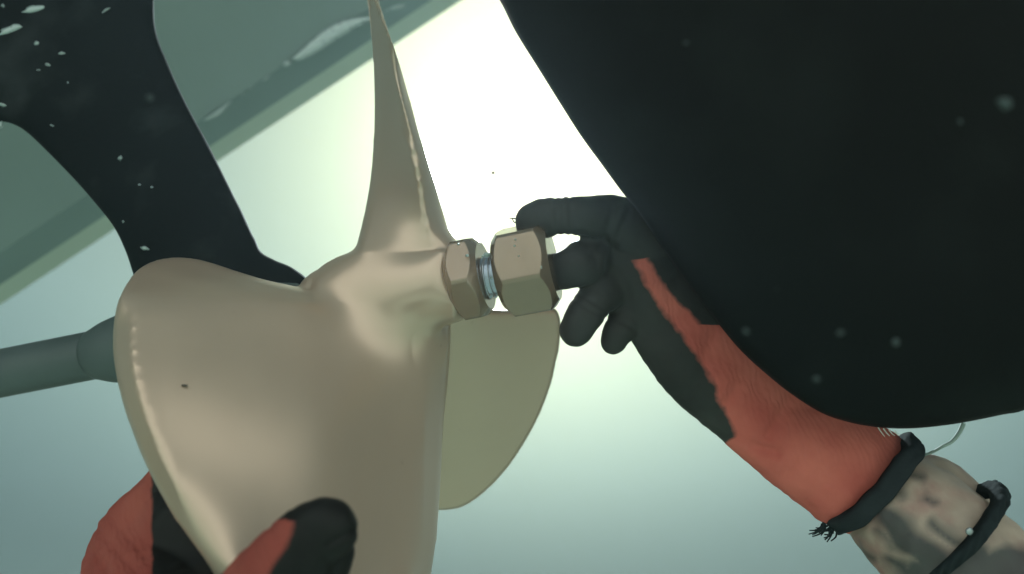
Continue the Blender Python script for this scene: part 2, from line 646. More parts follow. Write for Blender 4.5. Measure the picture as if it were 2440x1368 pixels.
M_HULL2 = mat('hull_chine_paint', (0.18, 0.235, 0.23), 0.5, 0.0, 0.3, var=0.12, vscale=5)
build_hull()

# ------------------------------------------------------------------ shaft line
A0 = P(0, 890, 0.50)
A1 = P(1258, 642, 0.42)
AX = (A1 - A0).normalized()


def ax_at(px):
    """distance along the shaft line from A0 to where it passes photo column px"""
    lo, hi = -1.0, 1.0
    for _ in range(50):
        mid = (lo + hi) / 2
        if proj(A0 + AX * mid)[0] < px: lo = mid
        else: hi = mid
    return lo


def rpx(px, r):
    d = proj(A0 + AX * ax_at(px))[2]
    return r * d / F


def lathe_px(rows, seg=72):
    return lathe_data(A0, A1, [(ax_at(x), rpx(x, r)) for x, r in rows], seg)


# strut
strut = empty('shaft_strut', P(500, 700, 0.47), 'black boat strut arm with bearing barrel holding the propeller shaft', 'shaft strut')
so = [(-260, -200), (60, -210), (372, -190), (368, -60), (369, 60), (392, 132), (440, 240), (500, 352), (560, 472), (602, 560), (622, 600),
      (655, 620), (700, 640), (738, 678), (700, 735), (560, 790), (420, 800), (350, 740), (322, 665), (300, 600), (272, 542),
      (228, 485), (180, 430), (110, 358), (60, 312), (20, 292), (-60, 288), (-260, 300)]
slab('strut_arm', so, lambda x, y: 0.475 + 0.00011 * max(0, 700 - y) + 0.00004 * (400 - x), 0.020, 170, M_STRUT, strut, step=22)
v, f = lathe_px([(228, 50), (233, 61), (244, 65), (256, 70), (270, 75), (300, 82), (420, 88), (560, 92), (680, 84), (715, 76), (738, 62), (742, 48)])
from_data('bearing_barrel', v, f, M_SHAFT, strut)

# propeller shaft with its threaded end
shaft = empty('propeller_shaft', A0 + AX * 0.1, 'straight grey propeller shaft running left out of the strut', 'shaft')
v, f = lathe_px([(-500, 57), (-300, 57), (0, 57.5), (200, 58), (745, 58)], 64)
from_data('rod', v, f, M_SHAFT, shaft)
t0, t1 = ax_at(1066), ax_at(1310)
prof = []
n = 260
for i in range(n + 1):
    t = t0 + (t1 - t0) * i / n
    prof.append((t, 0.0132))
pitch = 0.0030
v, f = lathe_data(A0, A1, prof, 48, rf=lambda t, th, r: r + 0.0008 * (abs(((t / pitch - th / (2 * math.pi)) % 1.0) * 2 - 1) * 2 - 1))
from_data('threaded_end', v, f, M_STEEL, shaft)


# ------------------------------------------------------------------ hex nuts
def nut(xa, xb, rc, rot, label, off=(0, 0)):
    ta, tb = ax_at(xa), ax_at(xb)
    L = tb - ta
    mid = A0 + AX * ((ta + tb) / 2)
    d = proj(mid)[2]
    r = rc * d / F
    ap = r * math.cos(math.pi / 6)
    prof = []
    for u in [0.5 - 0.5 * math.cos(math.pi * k / 70) for k in range(71)]:
        prof.append((ta + L * u, u))
    def rf(t, th, u):
        a = (th - rot) % (math.pi / 3) - math.pi / 6
        h = ap / math.cos(a)
        # softened corner
        h = min(h, r * 0.975)
        e = min(u, 1 - u) * L
        c = ap * 0.87 + e * 1.15
        return min(h, c)
    seg = 288
    v, f = lathe_data(A0, A1, prof, seg, rf)
    root = empty('hex_nut', mid, label, 'nut', 'bronze nuts on the shaft end')
    shift = P(proj(mid)[0] + off[0], proj(mid)[1] + off[1], d) - mid
    v = [x + shift for x in v]
    # bore: inner wall so it reads as a nut from the ends
    o = from_data('body', v, f, M_NUT, root)
    for p in o.data.polygons:
        if len(p.vertices) > 10: p.use_smooth = False
    bev = None
    return root


def edge_split_by_angle(o, ang=28):
    o.data.set_sharp_from_angle(angle=R(ang)) if hasattr(o.data, 'set_sharp_from_angle') else None


# angle of the direction that faces the camera in the lathe frame
_s, _t = frame_of(AX)
_toc = (-FW)
TH_CAM = math.atan2(_toc.dot(_t), _toc.dot(_s))
_dn = (-UP)
TH_DN = math.atan2(_dn.dot(_t), _dn.dot(_s))
sgn = 1 if ((TH_DN - TH_CAM) % (2 * math.pi)) < math.pi else -1
n1 = nut(1086, 1160, 107, TH_CAM + sgn * R(2), 'rounded hex nut seated against the propeller hub', off=(-2, -5))
n2 = nut(1195, 1322, 114, TH_CAM + sgn * R(12), 'outer hex nut held in the black gloved fingers', off=(-2, -2))
for nn in (n1, n2):
    for ch in nn.children: edge_split_by_angle(ch)

# ------------------------------------------------------------------ propeller
def sm(a, b, x):
    t = max(0.0, min(1.0, (x - a) / (b - a)))
    return t * t * (3 - 2 * t)


def g2(x, y, cx, cy, sx, sy):
    return math.exp(-((x - cx) / sx) ** 2 - ((y - cy) / sy) ** 2)


hub = lathe_px([(740, 40), (743, 62), (752, 84), (775, 95), (830, 97), (900, 98), (980, 96), (1040, 94), (1068, 92),
               
                (1080, 90), (1092, 84), (1095, 50)], 72)

near_left = [(742, 686), (680, 677), (600, 657), (500, 625), (430, 613), (370, 620), (322, 648), (288, 700), (272, 760), (269, 840),
             (284, 930), (309, 1012), (348, 1110), (400, 1208), (450, 1290), (512, 1372), (590, 1460), (690, 1560), (800, 1620)]
near_right = [(900, 1630), (980, 1560), (1022, 1440), (1028, 1368), (1040, 1290), (1050, 1150), (1058, 1000), (1070, 880), (1074, 790),
              (1068, 660), (1010, 645), (900, 652), (800, 668)]
NL = np.array(catmull(near_left[7:], 10, closed=False))
NR = np.array(catmull(near_right[2:9], 10, closed=False))


def near_depth(x, y):
    d = 0.408 - 0.135 * (y - 700) / 900 + 0.035 * (x - 700) / 400
    # hollow of the face, lobe rolling over at the top left, root rising into the hub
    d += -0.012 * g2(x, y, 560, 880, 330, 260)
    d += 0.020 * sm(330, 230, y - 0.25 * x + (-230) + 0)
    d += 0.030 * (sm(760, 600, y) ** 1.5)
    d += 0.010 * sm(1060, 760, y) * sm(430, 1000, x)
    d += 0.040 * sm(740, 1110, x) * sm(640, 1100, y)
    d += 0.004 * g2(x, y, 860, 800, 220, 100)
    q = np.array([[x, y]])
    el = seg_dist(q, NL[:-1], NL[1:])[0]
    w = 44
    if el < w: d += (w - el) * 0.00036 * sm(690, 800, y)
    er = seg_dist(q, NR[:-1], NR[1:])[0]
    if er < 46: d += ((46 - er) * 0.00030) * sm(760, 900, y)
    return d


near_blade = slab_data(near_left + near_right, near_depth, lambda x, y: 0.0045 + 0.010 * sm(1000, 720, y) * sm(500, 900, x), 16, step=16, ostep=7)

up_out = [(745, 700), (752, 650), (772, 630), (800, 614), (843, 594), (856, 560), (868, 510), (882, 430), (890, 330), (892, 240), (888, 140),
          (881, 60), (873, 0), (862, -70), (850, -130), (862, -140), (880, -90), (904, -2), (945, 130), (975, 230), (1001, 322), (1030, 416), (1052, 490), (1070, 545), (1088, 572),
          (1086, 640), (1075, 740), (1000, 800), (860, 800)]
ul = sorted([(y, x) for x, y in [(843, 594), (856, 560), (868, 510), (882, 430), (890, 330), (892, 240), (888, 140), (881, 60), (873, 0), (850, -130)]])
ur = sorted([(y, x) for x, y in [(1088, 594), (1070, 545), (1052, 490), (1030, 416), (1001, 322), (975, 230), (945, 130), (904, -2), (862, -140)]])


def up_depth(x, y):
    yy = min(y, 594)
    xl = np.interp(yy, [a for a, b in ul], [b for a, b in ul]); xr = np.interp(yy, [a for a, b in ur], [b for a, b in ur])
    u = (x - xl) / max(xr - xl, 8)
    u = max(-0.2, min(1.2, u))
    amp = 0.085 * sm(640, 380, y) + 0.0
    d = 0.445 + amp * (0.5 - u)
    # edge bevel on the right hand rim
    k = sm(620, 480, y) * sm(60, 200, y)
    d += 0.03 * max(0, u - 0.76) / 0.24 * k
    return d


def up_half(x, y):
    return 0.0075 + 0.021 * sm(440, 700, y)


up_blade = slab_data(up_out, up_depth, up_half, 26, step=14, ostep=6)

far_out = [(1000, 700), (1090, 728), (1190, 738), (1260, 736), (1322, 733), (1332, 748), (1337, 768), (1334, 820), (1328, 850), (1310, 925), (1275, 1010),
           (1222, 1098), (1165, 1163), (1112, 1203), (1070, 1215), (1030, 1213), (960, 1190), (890, 1090), (880, 900), (930, 760)]
far_blade = slab_data(far_out, lambda x, y: 0.465 + 0.085 * (y - 720) / 500 + 0.05 * (x - 1000) / 330 - 0.012 * g2(x, y, 1130, 950, 120, 260),
                      lambda x, y: 0.0035 + 0.006 * sm(900, 720, y) * sm(1200, 1000, x), 9, step=16, ostep=7)

prop_mesh = remeshed([hub, near_blade, up_blade, far_blade], 0.0013, 7, 0.5)


def soften(me, wfun, iters):
    N = len(me.vertices)
    co = np.empty(N * 3); me.vertices.foreach_get('co', co); co = co.reshape(-1, 3)
    E = np.empty(len(me.edges) * 2, dtype=np.int64); me.edges.foreach_get('vertices', E); E = E.reshape(-1, 2)
    d = co @ np.array(FW)
    x = 1220 + (co @ np.array(RT)) / d * F; y = 684 - (co @ np.array(UP)) / d * F
    w = wfun(x, y, d)
    cnt = np.bincount(E.ravel(), minlength=N).astype(float)
    for _ in range(iters):
        acc = np.stack([np.bincount(E[:, 0], co[E[:, 1], k], N) + np.bincount(E[:, 1], co[E[:, 0], k], N) for k in range(3)], 1) / cnt[:, None]
        co += (acc - co) * (w * 0.7)[:, None]
    me.vertices.foreach_set('co', co.ravel())
    me.update()


def hub_zone(x, y, d):
    w = np.clip((x - 742) / 40, 0, 1) * np.clip((1080 - x) / 20, 0, 1) * np.clip((y - 600) / 40, 0, 1) * np.clip((1000 - y) / 120, 0, 1)
    return w * (d < 0.44)


soften(prop_mesh, hub_zone, 320)


def face_zone(x, y, d):
    w = np.clip((x - 420) / 160, 0, 1) * np.clip((1010 - x) / 40, 0, 1) * np.clip((y - 720) / 60, 0, 1) * np.clip((1368 - y) / 100, 0, 1)
    return w * (d < 0.42)


soften(prop_mesh, face_zone, 250)
_pm = [proj(v.co) for v in prop_mesh.vertices]
NICK_D = min(q[2] for q in _pm if abs(q[0] - 440) < 6 and abs(q[1] - 918) < 6) - 0.0002
prop = empty('propeller', A0 + AX * ax_at(900), 'large pale bronze three-bladed propeller on the shaft', 'propeller')


def split_prop(me):
    N = len(me.vertices)
    co = np.empty(N * 3); me.vertices.foreach_get('co', co); co = co.reshape(-1, 3)
    nr = np.empty(N * 3); me.vertex_normals.foreach_get('vector', nr); nr = nr.reshape(-1, 3)
    rel = co - np.array(A0)
    ax = np.array(AX)
    al = rel @ ax
    rad = np.linalg.norm(rel - al[:, None] * ax[None], axis=1)
    d = co @ np.array(FW)
    py = 684 - (co @ np.array(UP)) / d * F
    px = 1220 + (co @ np.array(RT)) / d * F
    axy = 890 + (px) * (642 - 890) / 1258.0
    lab = np.zeros(N, int)
    rh = 0.036
    out = rad > rh
    up = out & (py < axy - 20) & (d > 0) & (px > 740)
    rest = out & ~up
    # near: in front of the shaft line, far: behind it
    da = proj(A0 + AX * ax_at(900))[2]
    near = rest & (d < 0.455 - 0.02 * 0) 
    far = rest & ~near
    lab[up] = 1; lab[near] = 2; lab[far] = 3
    names = ['hub', 'blade', 'blade', 'blade']
    fl = [list(p.vertices) for p in me.polygons]
    flab = [max(lab[i] for i in f) for f in fl]
    lb = [None, 'upright blade seen nearly edge on', 'broad near blade facing the camera', 'hazy greenish blade behind the near one']
    for k in range(4):
        faces = [f for f, l in zip(fl, flab) if l == k]
        used = sorted({i for f in faces for i in f})
        mp = {a: b for b, a in enumerate(used)}
        m2 = bpy.data.meshes.new(names[k])
        m2.from_pydata([tuple(co[i]) for i in used], [], [[mp[i] for i in f] for f in faces])
        m2.update()
        o = link_mesh(names[k], m2, M_PROP, prop)
        m2.normals_split_custom_set_from_vertices([tuple(nr[i]) for i in used])
        if lb[k]: o['label'] = lb[k]


split_prop(prop_mesh)

# ------------------------------------------------------------------ rudder
ro = [(1060, -230), (1130, -110), (1188, -4), (1230, 78), (1284, 165), (1335, 247), (1385, 325), (1434, 392), (1480, 455), (1525, 512), (1570, 580),
      (1622, 655), (1672, 722), (1712, 772), (1765, 835), (1828, 893), (1890, 942), (1960, 985), (2030, 1008), (2110, 1020), (2190, 1020),
      (2290, 1008), (2380, 990), (2450, 972), (2640, 900), (2900, 760), (3300, 500), (3500, 0), (3500, -600), (2800, -1000), (1500, -1000), (1080, -500)]
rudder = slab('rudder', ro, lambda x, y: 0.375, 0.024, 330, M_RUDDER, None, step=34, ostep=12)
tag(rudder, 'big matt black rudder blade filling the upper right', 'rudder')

# ------------------------------------------------------------------ diver
person = empty('person', P(2100, 1180, 0.43), 'diver in red and black gloves turning the nut and steadying the propeller', 'person')


def set_knit(me, fn):
    N = len(me.vertices)
    a = me.attributes.new('knit', 'FLOAT', 'POINT')
    vals = np.empty(N, dtype=np.float32)
    for i, v in enumerate(me.vertices):
        x, y, d = proj(v.co)
        vals[i] = fn(x, y, d, v)
    a.data.foreach_set('value', vals)


balls = []
balls += chain([(1274, 529, .418, 47), (1300, 519, .416, 48), (1345, 516, .413, 47), (1385, 517, .414, 50), (1440, 518, .418, 54), (1468, 524, .42, 58), (1540, 580, .430, 68)], 0.9)
balls += chain([(1300, 650, .432, 40), (1340, 645, .422, 46), (1370, 636, .42, 51), (1400, 620, .425, 58), (1430, 610, .44, 58), (1510, 600, .44, 72)], 0.9)
balls += chain([(1371, 788, .425, 40), (1394, 752, .424, 45), (1432, 700, .43, 49), (1500, 650, .44, 66)], 0.9)
balls += chain([(1462, 812, .435, 33), (1476, 785, .434, 39), (1515, 730, .44, 52), (1560, 690, .44, 72)], 0.9)
balls += chain([(1470, 590, .43, 58), (1530, 640, .43, 80), (1580, 740, .44, 102), (1640, 820, .44, 112), (1700, 885, .44, 116), (1790, 960, .44, 114),
                (1880, 1050, .435, 108), (1960, 1085, .435, 128), (2025, 1128, .435, 136), (2056, 1142, .435, 136)], 0.62)
balls += chain([(1500, 620, .432, 60), (1600, 700, .434, 80), (1720, 830, .436, 90), (1850, 960, .436, 90)], 0.6)
gm = remeshed(balls, 0.0013, 7)

# border between rubber palm and knit back, left -> right along the hand
BL = np.array([(1490, 560), (1512, 620), (1545, 680), (1590, 745), (1640, 820), (1690, 895), (1730, 985), (1760, 1040), (1792, 1066), (1760, 1100)], float)
BR = np.array([(1500, 600), (1530, 615), (1560, 650), (1590, 690), (1650, 745), (1668, 770), (1690, 700), (1720, 640)], float)


def knit_right(x, y, d, v):
    # left border as x limit for given y
    xb = np.interp(y, [600, 620, 680, 745, 820, 895, 985, 1040, 1066, 1100], [1600, 1512, 1540, 1584, 1640, 1690, 1728, 1755, 1700, 1500])
    k = (x - xb) / 26.0
    # dark rubber wrapping round the upper side
    xr = np.interp(y, [600, 620, 650, 690, 740, 775, 790], [1540, 1545, 1565, 1590, 1640, 1670, 3000])
    k2 = (xr - x) / 22.0
    r = min(k, k2)
    k3 = min((x - 1370) / 50.0, (500 + max(0, x - 1460) * 0.42 - y) / 26.0, -0.12)
    # shallow folds colour nothing; only the mask
    return max(0.0, min(1.0, 0.5 + 0.5 * r))


set_knit(gm, knit_right)
glove = link_mesh('glove', gm, M_GLOVE_HAZED, person)
glove['label'] = 'right glove on the outer nut, black rubber with a red knit back'


# folds in the knit: displaced creases
def crease(me, lines, amp, wid):
    N = len(me.vertices)
    co = np.empty(N * 3); me.vertices.foreach_get('co', co); co = co.reshape(-1, 3)
    nr = np.empty(N * 3); me.vertex_normals.foreach_get('vector', nr); nr = nr.reshape(-1, 3)
    d = co @ np.array(FW)
    q = np.stack([1220 + (co @ np.array(RT)) / d * F, 684 - (co @ np.array(UP)) / d * F], 1)
    s = np.zeros(N)
    for (x0, y0, x1, y1, a, w) in lines:
        A = np.array([x0, y0], float); AB = np.array([x1 - x0, y1 - y0], float)
        t = np.clip(((q - A) @ AB) / (AB @ AB), 0, 1)
        s += a * np.exp(-(np.linalg.norm(q - A - t[:, None] * AB, axis=1) / w) ** 2)
    co -= nr * (amp * s)[:, None]
    me.vertices.foreach_set('co', co.ravel())


crease(gm, [(1890, 940, 1830, 1040, 1.0, 16), (1700, 800, 1670, 870, 0.8, 16), (1800, 1066, 1850, 1080, 1.2, 14), (1760, 905, 1730, 960, 0.4, 12),
            (2000, 1010, 1900, 1120, 0.4, 14), (1385, 565, 1410, 600, 0.8, 14), (1450, 640, 1490, 700, 0.6, 14),
            (1322, 462, 1330, 570, 0.5, 7), (1338, 462, 1345, 570, 0.45, 6), (1356, 462, 1362, 570, 0.4, 6), (1470, 480, 1430, 590, 0.6, 10), (1500, 500, 1450, 620, 0.5, 9),
            (1370, 715, 1445, 760, 0.3, 6), (1380, 700, 1455, 745, 0.25, 6), (1450, 745, 1520, 790, 0.25, 6), (1410, 560, 1430, 660, 0.3, 8),
            (1530, 700, 1620, 650, 0.5, 12), (1560, 800, 1660, 740, 0.35, 14), (1640, 940, 1700, 850, 0.4, 13), (1700, 1000, 1760, 930, 0.45, 12),
            (1930, 1200, 2060, 1040, 0.3, 16), (1880, 1130, 1960, 1010, 0.3, 14)], 0.0022, 14)


def wrinkle(me, amp, sc_):
    N = len(me.vertices)
    co = np.empty(N * 3); me.vertices.foreach_get('co', co); co = co.reshape(-1, 3)
    nr = np.empty(N * 3); me.vertex_normals.foreach_get('vector', nr); nr = nr.reshape(-1, 3)
    h = np.array([noise.noise(Vector(p)) + 0.5 * noise.noise(Vector(p) * 2.3) for p in co * sc_])
    co += nr * (amp * h)[:, None]
    me.vertices.foreach_set('co', co.ravel())


wrinkle(gm, 0.0007, 75)
gm.update()

# cuff band
ccx = []
cuff_axis_pts = [(2062, 1136, .43), (2088, 1166, .428)]


def band(name, c, d, dirpx, rad, wid, flat, m, parent, thick=0.002, wob=0.0, seg=96, rows=10, ridge=0, tilt=-0.28, braid=0.0):
    """ribbed band round a limb: centre px c at depth d, limb direction dirpx in the picture"""
    C = P(c[0], c[1], d)
    ax = (RT * dirpx[0] - UP * dirpx[1]).normalized()
    side = ax.cross(FW).normalized()
    ax = (ax + FW * tilt).normalized()
    back = side.cross(ax).normalized()
    if back.dot(FW) < 0: back = -back
    r = rad * d / F; w = wid * d / F
    v = []; f = []
    ring = [(i / rows, 0) for i in range(rows + 1)] + [(1 - i / 4, 1) for i in range(5)]
    for u, inner in ring:
        for k in range(seg):
            th = 2 * math.pi * k / seg
            if inner:
                rr = r * 0.8
            else:
                rr = r + thick * math.sin(math.pi * u) ** 0.3 + braid * math.sin(th * 26 + 6.28 * u * 1.5) if 0 < u < 1 else r - 0.0005
                rr += 0.0005 * math.sin(th * ridge) if ridge else 0
                rr += wob * noise.noise(Vector((th * 2, u * 2, 3)))
            v.append(C + ax * ((u - 0.5) * w + wob * noise.noise(Vector((math.cos(th) * 2, math.sin(th) * 2, 9)))) + side * (math.cos(th) * rr) + back * (math.sin(th) * rr * flat))
    n = len(ring)
    for i in range(n):
        j = (i + 1) % n
        for k in range(seg):
            k2 = (k + 1) % seg
            f.append([i * seg + k, i * seg + k2, j * seg + k2, j * seg + k])
    return from_data(name, v, f, m, parent)


cuff = band('cuff', (2082, 1152), .43, (0.74, 0.67), 144, 42, 0.75, M_CUFF, glove, thick=0.0014, wob=0.002, ridge=48)
cuff.location = (0, 0, 0)
# frayed yarn at the cuff and on the fingertip
def strands(name, lst, m, parent, r=0.00045):
    V = []; Fc = []
    for pts in lst:
        q = catmull(pts, 4, closed=False)
        P3 = [P(*p[:3]) for p in q]
        base = len(V)
        for i, c in enumerate(P3):
            t = (P3[min(i + 1, len(P3) - 1)] - P3[max(i - 1, 0)]).normalized()
            s, u = frame_of(t)
            rr = r * (1 - 0.6 * i / len(P3))
            for k in range(6):
                th = k * math.pi / 3
                V.append(c + s * math.cos(th) * rr + u * math.sin(th) * rr)
        for i in range(len(P3) - 1):
            for k in range(6):
                k2 = (k + 1) % 6
                Fc.append([base + i * 6 + k, base + i * 6 + k2, base + (i + 1) * 6 + k2, base + (i + 1) * 6 + k])
    o = from_data(name, V, Fc, m, parent)
    if parent is glove: o.location = (0, 0, 0)
    return o


lst = []
for i in range(26):
    x = 1962 + random.uniform(-6, 40); y = 1238 + (x - 1962) * 0.2 + random.uniform(0, 26)
    a = random.uniform(1.3, 2.9)
    L = random.uniform(14, 42)
    lst.append([(x, y, .43), (x + math.cos(a) * L * .5, y + math.sin(a) * L * .5, .43), (x + math.cos(a + .4) * L, y + math.sin(a + .3) * L, .43)])
strands('frayed_yarn', lst, M_CORD, glove, 0.0007)
strands('frayed_yarn', [[(1240, 522, .418), (1228, 521, .418), (1214, 520, .418)], [(1238, 526, .418), (1226, 530, .418), (1220, 519, .418)]], M_CUFF, glove, 0.0006)
strands('stitching', [[(2092 + 13 * i, 1018 + 3 * i, .392), (2100 + 13 * i, 1030 + 2 * i, .392), (2108 + 12 * i, 1040 - 1 * i, .393)] for i in range(4)],
        mat('pale_yarn', (0.6, 0.55, 0.5), 0.8), glove, 0.0004)

# forearm
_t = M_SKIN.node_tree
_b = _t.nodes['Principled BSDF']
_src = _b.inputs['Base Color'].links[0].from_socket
_at = _t.nodes.new('ShaderNodeAttribute'); _at.attribute_name = 'skin_dark'
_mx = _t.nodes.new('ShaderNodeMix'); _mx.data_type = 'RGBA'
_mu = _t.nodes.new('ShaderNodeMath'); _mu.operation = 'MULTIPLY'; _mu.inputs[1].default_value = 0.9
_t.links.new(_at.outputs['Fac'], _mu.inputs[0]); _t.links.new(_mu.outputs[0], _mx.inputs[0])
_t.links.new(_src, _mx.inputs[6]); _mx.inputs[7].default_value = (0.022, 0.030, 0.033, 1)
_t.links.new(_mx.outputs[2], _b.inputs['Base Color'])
balls = []
balls += chain([(2040, 1120, .44, 100), (2110, 1180, .438, 120), (2160, 1225, .425, 142), (2230, 1290, .41, 152), (2310, 1370, .40, 166), (2420, 1480, .39, 184), (2580, 1640, .37, 215), (2750, 1820, .35, 250)], 0.72)
balls += chain([(2160, 1150, .43, 40), (2215, 1135, .43, 55), (2270, 1180, .43, 62), (2320, 1240, .42, 70)], 0.9)
fm = remeshed(balls, 0.002, 8)
wrinkle(fm, 0.0014, 55)
fm.update()
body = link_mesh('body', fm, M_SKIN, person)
body['label'] = 'forearm with dark blotches and painted shade on the skin'


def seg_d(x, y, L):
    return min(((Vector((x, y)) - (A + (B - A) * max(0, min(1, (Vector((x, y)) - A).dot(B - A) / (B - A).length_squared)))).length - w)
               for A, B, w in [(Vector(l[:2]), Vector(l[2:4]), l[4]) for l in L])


SKIN_DARK = [(2040, 1170, 2120, 1240, 22), (2120, 1240, 2180, 1300, 34), (2180, 1300, 2240, 1350, 36), (2180, 1370, 2330, 1330, 34), (2300, 1400, 2420, 1360, 60),
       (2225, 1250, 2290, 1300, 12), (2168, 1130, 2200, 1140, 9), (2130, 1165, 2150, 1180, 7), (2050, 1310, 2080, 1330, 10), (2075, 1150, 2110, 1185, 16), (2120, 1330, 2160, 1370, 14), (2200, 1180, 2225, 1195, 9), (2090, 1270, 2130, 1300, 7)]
att = fm.attributes.new('skin_dark', 'FLOAT', 'POINT')  # dark skin patches; the lower right ones paint in the arm's shade
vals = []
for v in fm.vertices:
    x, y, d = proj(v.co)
    k = seg_d(x + 14 * noise.noise(v.co * 90), y + 14 * noise.noise(v.co * 90 + Vector((5, 5, 5))), SKIN_DARK)
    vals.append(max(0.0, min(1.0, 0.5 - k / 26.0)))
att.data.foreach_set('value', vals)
br = band('bracelet', (2268, 1270), .405, (0.72, 0.69), 157, 25, 0.83, M_CORD, person, thick=0.0014, wob=0.0012, ridge=0, braid=0.0007, seg=260)
br['label'] = 'dark braided bracelet round the forearm'
bd = slab('bead', [(2300, 1262), (2312, 1256), (2320, 1266), (2313, 1276), (2303, 1273)], lambda x, y: 0.368, 0.002, 7, M_BEAD, br, step=5, ostep=3)
bd.location = (0, 0, 0)
bd.location = Vector((0, 0, 0))


def surface_strap(name, pts, w0, w1, dep, m, parent, half=0.002):
    q = catmull(pts, 14, closed=False)
    Lp = []; Rp = []
    for i, p in enumerate(q):
        a = Vector(q[min(i + 1, len(q) - 1)][:2]) - Vector(q[max(i - 1, 0)][:2])
        a.normalize(); nn = Vector((-a.y, a.x))
        w = w0 + (w1 - w0) * i / len(q) + 4 * noise.noise(Vector((i * 0.4, 1, 2)))
        Lp.append(tuple(Vector(p[:2]) + nn * w)); Rp.append(tuple(Vector(p[:2]) - nn * w))
    return slab(name, Lp + Rp[::-1], dep, half, 10, m, parent, step=10, ostep=7)


# left glove, pinching the near blade
balls = []
balls += chain([(405, 1150, .40, 58), (385, 1215, .40, 88), (345, 1300, .40, 122), (345, 1400, .385, 150), (400, 1540, .35, 170), (520, 1700, .32, 180)], 0.6)
balls += chain([(395, 1200, .40, 60), (430, 1290, .385, 110), (480, 1420, .375, 140), (520, 1560, .35, 150)], 0.5)
balls += chain([(775, 1262, .272, 78), (735, 1288, .272, 86), (690, 1335, .272, 96), (640, 1410, .278, 112), (580, 1500, .285, 130), (520, 1650, .31, 160)], 0.75)
balls += chain([(790, 1312, .282, 58), (765, 1360, .28, 66), (725, 1440, .28, 80), (650, 1560, .29, 120)], 0.75)
balls += chain([(540, 1700, .315, 180), (420, 1640, .33, 180), (640, 1800, .31, 180), (720, 1990, .31, 170), (800, 2200, .31, 170)], 0.6)
gm2 = remeshed(balls, 0.0013, 7)


def knit_left(x, y, d, v):
    if d > 0.335:
        k = (362 - x) / 12.0
    else:
        xr = np.interp(y, [1225, 1240, 1270, 1310, 1368, 1450], [560, 700, 698, 680, 640, 600])
        xl = np.interp(y, [1225, 1260, 1300, 1368], [640, 612, 576, 528])
        k = min((xr - x) / 22.0, (x - xl) / 9.0, (y - 1232) / 10.0)
    return max(0.0, min(1.0, 0.5 + 0.5 * k))


crease(gm2, [(640, 1255, 740, 1400, 0.3, 9), (700, 1215, 790, 1350, 0.25, 8), (230, 1260, 330, 1368, 0.5, 10), (260, 1230, 350, 1330, 0.4, 9), (215, 1310, 290, 1400, 0.5, 9),
             (845, 1262, 780, 1300, 0.8, 6)], 0.0022, 10)
wrinkle(gm2, 0.0007, 75)
gm2.update()
set_knit(gm2, knit_left)
glove2 = link_mesh('glove', gm2, M_GLOVE_SHADED, person)
glove2['label'] = 'left glove pinching the near blade at the bottom'

# ------------------------------------------------------------------ trapped air, bubbles, silt
def blob(name, px, py, d, w, h, thick, m, label, cat, group, ang=0.0, seed=0, rough=0.25):
    rnd = random.Random(seed * 31 + 5)
    pts = []
    n = 11
    for k in range(n):
        th = 2 * math.pi * k / n
        rr = 1 + rough * (rnd.random() - 0.5) * 2
        x = math.cos(th) * w * rr; y = math.sin(th) * h * rr
        ca, sa = math.cos(ang), math.sin(ang)
        pts.append((px + x * ca - y * sa, py + x * sa + y * ca))
    mn = min(w, h)
    o = slab(name, pts, lambda x, y: d, thick, max(mn * 0.9, 1.0), m, None, step=max(mn * 0.5, 2), ostep=max(mn * 0.3, 1.2), rings=[mn * 0.15, mn * 0.45])
    return tag(o, label, cat, group)


def strut_front(x, y):
    return 0.475 + 0.00011 * max(0, 700 - y) + 0.00004 * (400 - x) - 0.0205


G1 = 'air bubbles stuck to the strut'
sb = [(80, 22, 26, 10, -0.15, 'silvery air blob on the strut near the top edge, upper of the two big ones'),
      (24, 70, 30, 11, -0.35, 'cream edged air pocket on the strut at the left edge'),
      (8, 14, 7, 5, 0.6, 'small air fleck at the top left corner of the strut'),
      (253, 24, 14, 5, -0.6, 'faint elongated bubble high on the right of the strut'),
      (148, 127, 10, 5, 0, 'bright oval bubble below the big air blobs on the strut'),
      (115, 155, 10, 4.5, 0.35, 'bright slanting bubble just under the oval one on the strut'),
      (87, 104, 8, 7, -0.7, 'dim grey bubble left of the oval one on the strut'),
      (92, 167, 7, 3, 0.1, 'tiny dim bubble beside the slanting one on the strut'),
      (5, 249, 14, 5, 0.35, 'thin white bubble at the left edge of the strut'),
      (2, 298, 8, 12, 0, 'bright cream bubble where the strut edge leaves the frame'),
      (162, 197, 4, 4, 0, 'pin sized bubble in the middle of the upper strut'),
      (124, 299, 6, 3, 0.4, 'small bubble near the left edge of the strut arm'),
      (287, 377, 7, 8, 0.4, 'round pale bubble in the middle of the strut arm'),
      (332, 440, 5, 3, 0, 'small faint bubble below the round one on the strut'),
      (362, 446, 5, 3, 0.2, 'small faint bubble right of another on the lower strut'),
      (294, 528, 4, 4, 0, 'tiny bubble by the left edge of the lower strut'),
      (345, 592, 14, 6, 0.2, 'dim patch of air just above the near blade')]
for i, (x, y, w, h, a, lb) in enumerate(sb):
    blob('air_bubble', x, y, strut_front(x, y) + 0.001, w * (0.8 if w < 16 else 1), h * 0.8, 0.002, M_AIR if i in (1, 9, 4, 5, 8) else M_AIRDIM if False else M_AIR, lb, 'air bubble', G1, a, i)

